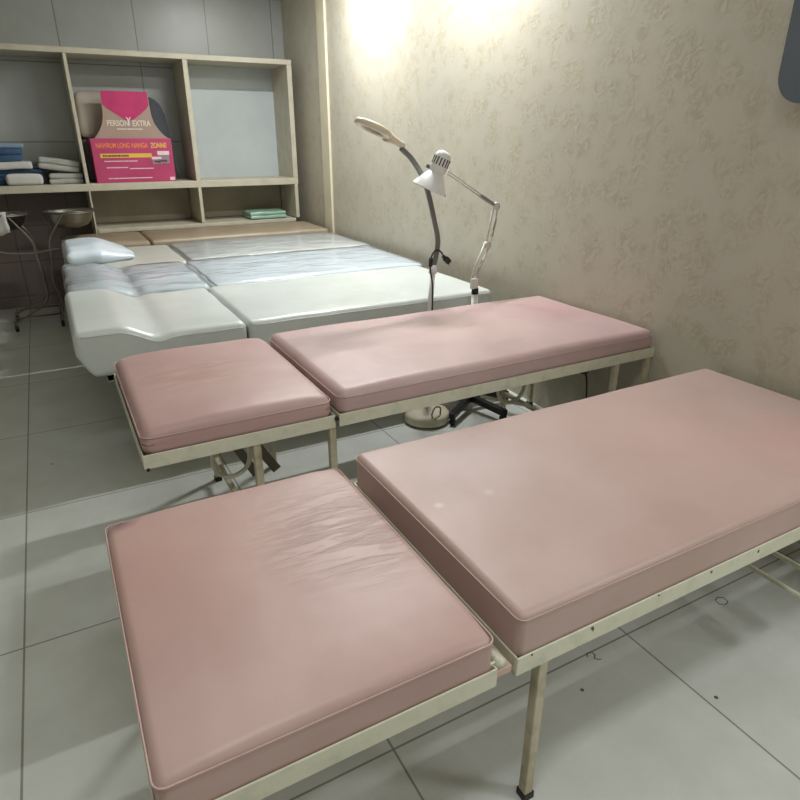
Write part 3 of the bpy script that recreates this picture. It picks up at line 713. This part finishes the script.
P = [Vector(p)-so for p in ((1.86,2.6,.685),(1.839,2.6,.725),(1.921,2.6,.90),(1.93,2.6,.96),(1.963,2.6,1.087),(1.802,2.6,1.175),(1.70,2.6,1.235),(1.588,2.500,1.246))]
arm_m = mat('white_enamel', srgb(214,214,208), .3)
def twin(a, b_, name, w=.016, r=.0048, m=arm_m):
    a = Vector(a); b_ = Vector(b_); d = (b_-a).normalized(); n = Vector((d.z,0,-d.x))
    bm = BM()
    for s in (-1,1): add_tube(bm, [a+n*w*s, b_+n*w*s], r, 8)
    return obj(name, bm, m, L2, True)
bm = BM(); add_box(bm, (-.026,-.012,.683), (.012,.012,.735), .004); obj('pivot_bracket', bm, arm_m, L2)
twin(P[1], P[2], 'lower_arm'); 
def spring(a, b_, name, r=.006, turns=16):
    a = Vector(a); b_ = Vector(b_); fr = frames([a,b_]); n,bb = fr[0][1], fr[0][2]
    pts = [a.lerp(b_,i/(turns*8))+r*(math.cos(2*PI*i/8)*n+math.sin(2*PI*i/8)*bb) for i in range(turns*8+1)]
    bm = BM(); add_tube(bm, pts, .0014, 5); obj(name, bm, steel, L2, True)
spring(P[1]+Vector((.01,-.012,.02)), P[1].lerp(P[2],.6)+Vector((0,-.012,0)), 'spring')
for p_ in (P[2],P[4]):
    bm = BM(); add_lathe(bm, [(0,-.012),(.018,-.012),(.020,0),(.018,.012),(0,.012)], 20, Matrix.Translation(p_) @ Matrix.Rotation(PI/2,4,'X')); obj('joint_knob', bm, arm_m, L2, True)
twin(P[2]+Vector((.005,0,0)), P[4], 'middle_arm', .013)
spring(P[2]+Vector((.02,-.012,.04)), P[2].lerp(P[4],.7)+Vector((.01,-.012,0)), 'spring')
bm = BM(); add_box(bm, (-.008,-.010,0), (.008,.010,(P[5]-P[4]).length*.62), .002, aim(P[4], P[5]-P[4])); obj('upper_arm', bm, mat('grey_enamel', srgb(150,150,146), .35, .3), L2)
twin(P[4].lerp(P[5],.55), P[7]+Vector((.012,-.01,.012)), 'upper_arm_rods', .006, .0035)
# shade: cone opening down-left, vented cap above
hp = Vector((1.632,2.585,1.300))-so; od = Vector((-.38,.21,-1)).normalized()
SM = aim(Vector((1.582,2.482,1.347))-so, od)
bm = BM()
add_lathe(bm, [(.0,.0),(.018,.002),(.030,.010),(.036,.022),(.038,.045),(.038,.085),(.034,.095),(.030,.098)], 32, SM); cap = obj('lamp_cap', bm, whp, L2, True)
bm = BM()
for k in range(16):
    a = 2*PI*k/16; M = SM @ Matrix.Rotation(a,4,'Z'); add_box(bm, (.0365,-.0028,.030), (.0388,.0028,.064), 0, M)
obj('vent_slots', bm, mat('dark_vent', srgb(70,68,64), .7), cap)
bm = BM(); add_box(bm, (.034,-.008,.080), (.056,.008,.096), .002, SM @ Matrix.Rotation(math.radians(0),4,'Z')); obj('switch', bm, mat('grey_switch', srgb(110,106,102), .5), cap)
bm = BM(); add_lathe(bm, [(.026,.090),(.031,.092),(.083,.170),(.085,.174),(.082,.174),(.029,.096),(.026,.090)], 48, SM); obj('lamp_shade', bm, whp, L2, True)
bm = BM(); add_lathe(bm, [(0,.085),(.016,.09),(.018,.105),(.026,.12),(.028,.135),(.02,.15),(0,.156)], 24, SM); obj('bulb', bm, mat('frosted_glass', srgb(236,236,230), .3), L2, True)

# cord on the wall beneath the middle bed
wc = empty('power_cord', (2.19,2.10,.34), 'black cord hanging from a plug on the wall under the middle bed', 'cord')
bm = BM(); add_box(bm, (-.03,-.02,-.015), (.009,.02,.022), .004); obj('plug', bm, cord_m, wc)
bm = BM(); add_tube(bm, smooth_path([(-.022,-.015,0),(-.024,-.04,-.02),(-.02,-.05,-.10),(-.016,-.052,-.2),(-.016,-.04,-.32),(-.02,-.03,-.335)]), .004, 8); obj('cable', bm, cord_m, wc, True)

# dark unit fixed high on the right wall
wu_m = mat('slate_plastic', srgb(92,100,108), .45)
pr = []
for (cx,cy,a0) in ((.09,.09,PI),(.36,.09,1.5*PI),(.36,.33,0),(.09,.33,PI/2)):
    for k in range(9): a = a0+PI/2*k/8; pr.append((cx+.09*math.cos(a), cy+.09*math.sin(a)))
bm = BM(); add_prism(bm, pr, .10, Matrix(((0,0,-1,WX-.001),(1,0,0,.93),(0,1,0,1.50),(0,0,0,1))))
bmesh.ops.bevel(bm, geom=[e for e in bm.edges if len(e.link_faces)==2 and e.calc_face_angle()>1.2], offset=.008, segments=2, affect='EDGES')
tag(obj('wall_unit', bm, wu_m, smooth=False), 'dark grey round-cornered unit fixed high on the wallpapered wall at far right', 'wall unit')

# ------------------------------------------------------------ lights
def tube_or_fill_light(loc, L, power, rot=0, w=.06, col=(.985,1,.99)):
    l = bpy.data.lights.new('tube_or_fill', 'AREA'); l.shape = 'RECTANGLE'; l.size = L; l.size_y = w; l.energy = power; l.color = col
    o = bpy.data.objects.new('tube_or_fill_light', l); C.objects.link(o); o.location = loc; o.rotation_euler = (0,0,rot); return o
tube_or_fill_light((2.9,-1.15,2.68), .9, 42, w=.05)
tube_or_fill_light((2.9,-2.4,2.68), .9, 14, w=.05)
tube_or_fill_light((1.85,3.1,2.68), .5, 36, w=.05)
tube_or_fill_light((1.80,4.45,2.68), .5, 46, w=.05)
tube_or_fill_light((.2,.3,2.68), 1.2, 18, w=.3)  # wide soft fill lamp, added to lift the near area; not a known fitting
w = bpy.data.worlds.new('w'); bpy.context.scene.world = w; w.use_nodes = True
w.node_tree.nodes['Background'].inputs[0].default_value = (.02,.02,.02,1)

# ------------------------------------------------------------ camera
cam = bpy.data.cameras.new('camera'); co = bpy.data.objects.new('camera', cam); C.objects.link(co)
cam.sensor_width = 36; cam.sensor_fit = 'HORIZONTAL'; cam.lens = 619/800*36; cam.clip_start = .02
pitch = math.atan((400-138)/619.); yaw = math.radians(28.6)
co.location = (0,0,1.4); co.rotation_euler = (PI/2-pitch, 0, -yaw)
sc = bpy.context.scene; sc.camera = co
sc.view_settings.view_transform = 'Standard'; sc.view_settings.look = 'None'; sc.view_settings.gamma = 1; sc.view_settings.use_curve_mapping = False
sc.view_settings.exposure = 0.0
sc.cycles.use_denoising = True
sc.cycles.max_bounces = 8
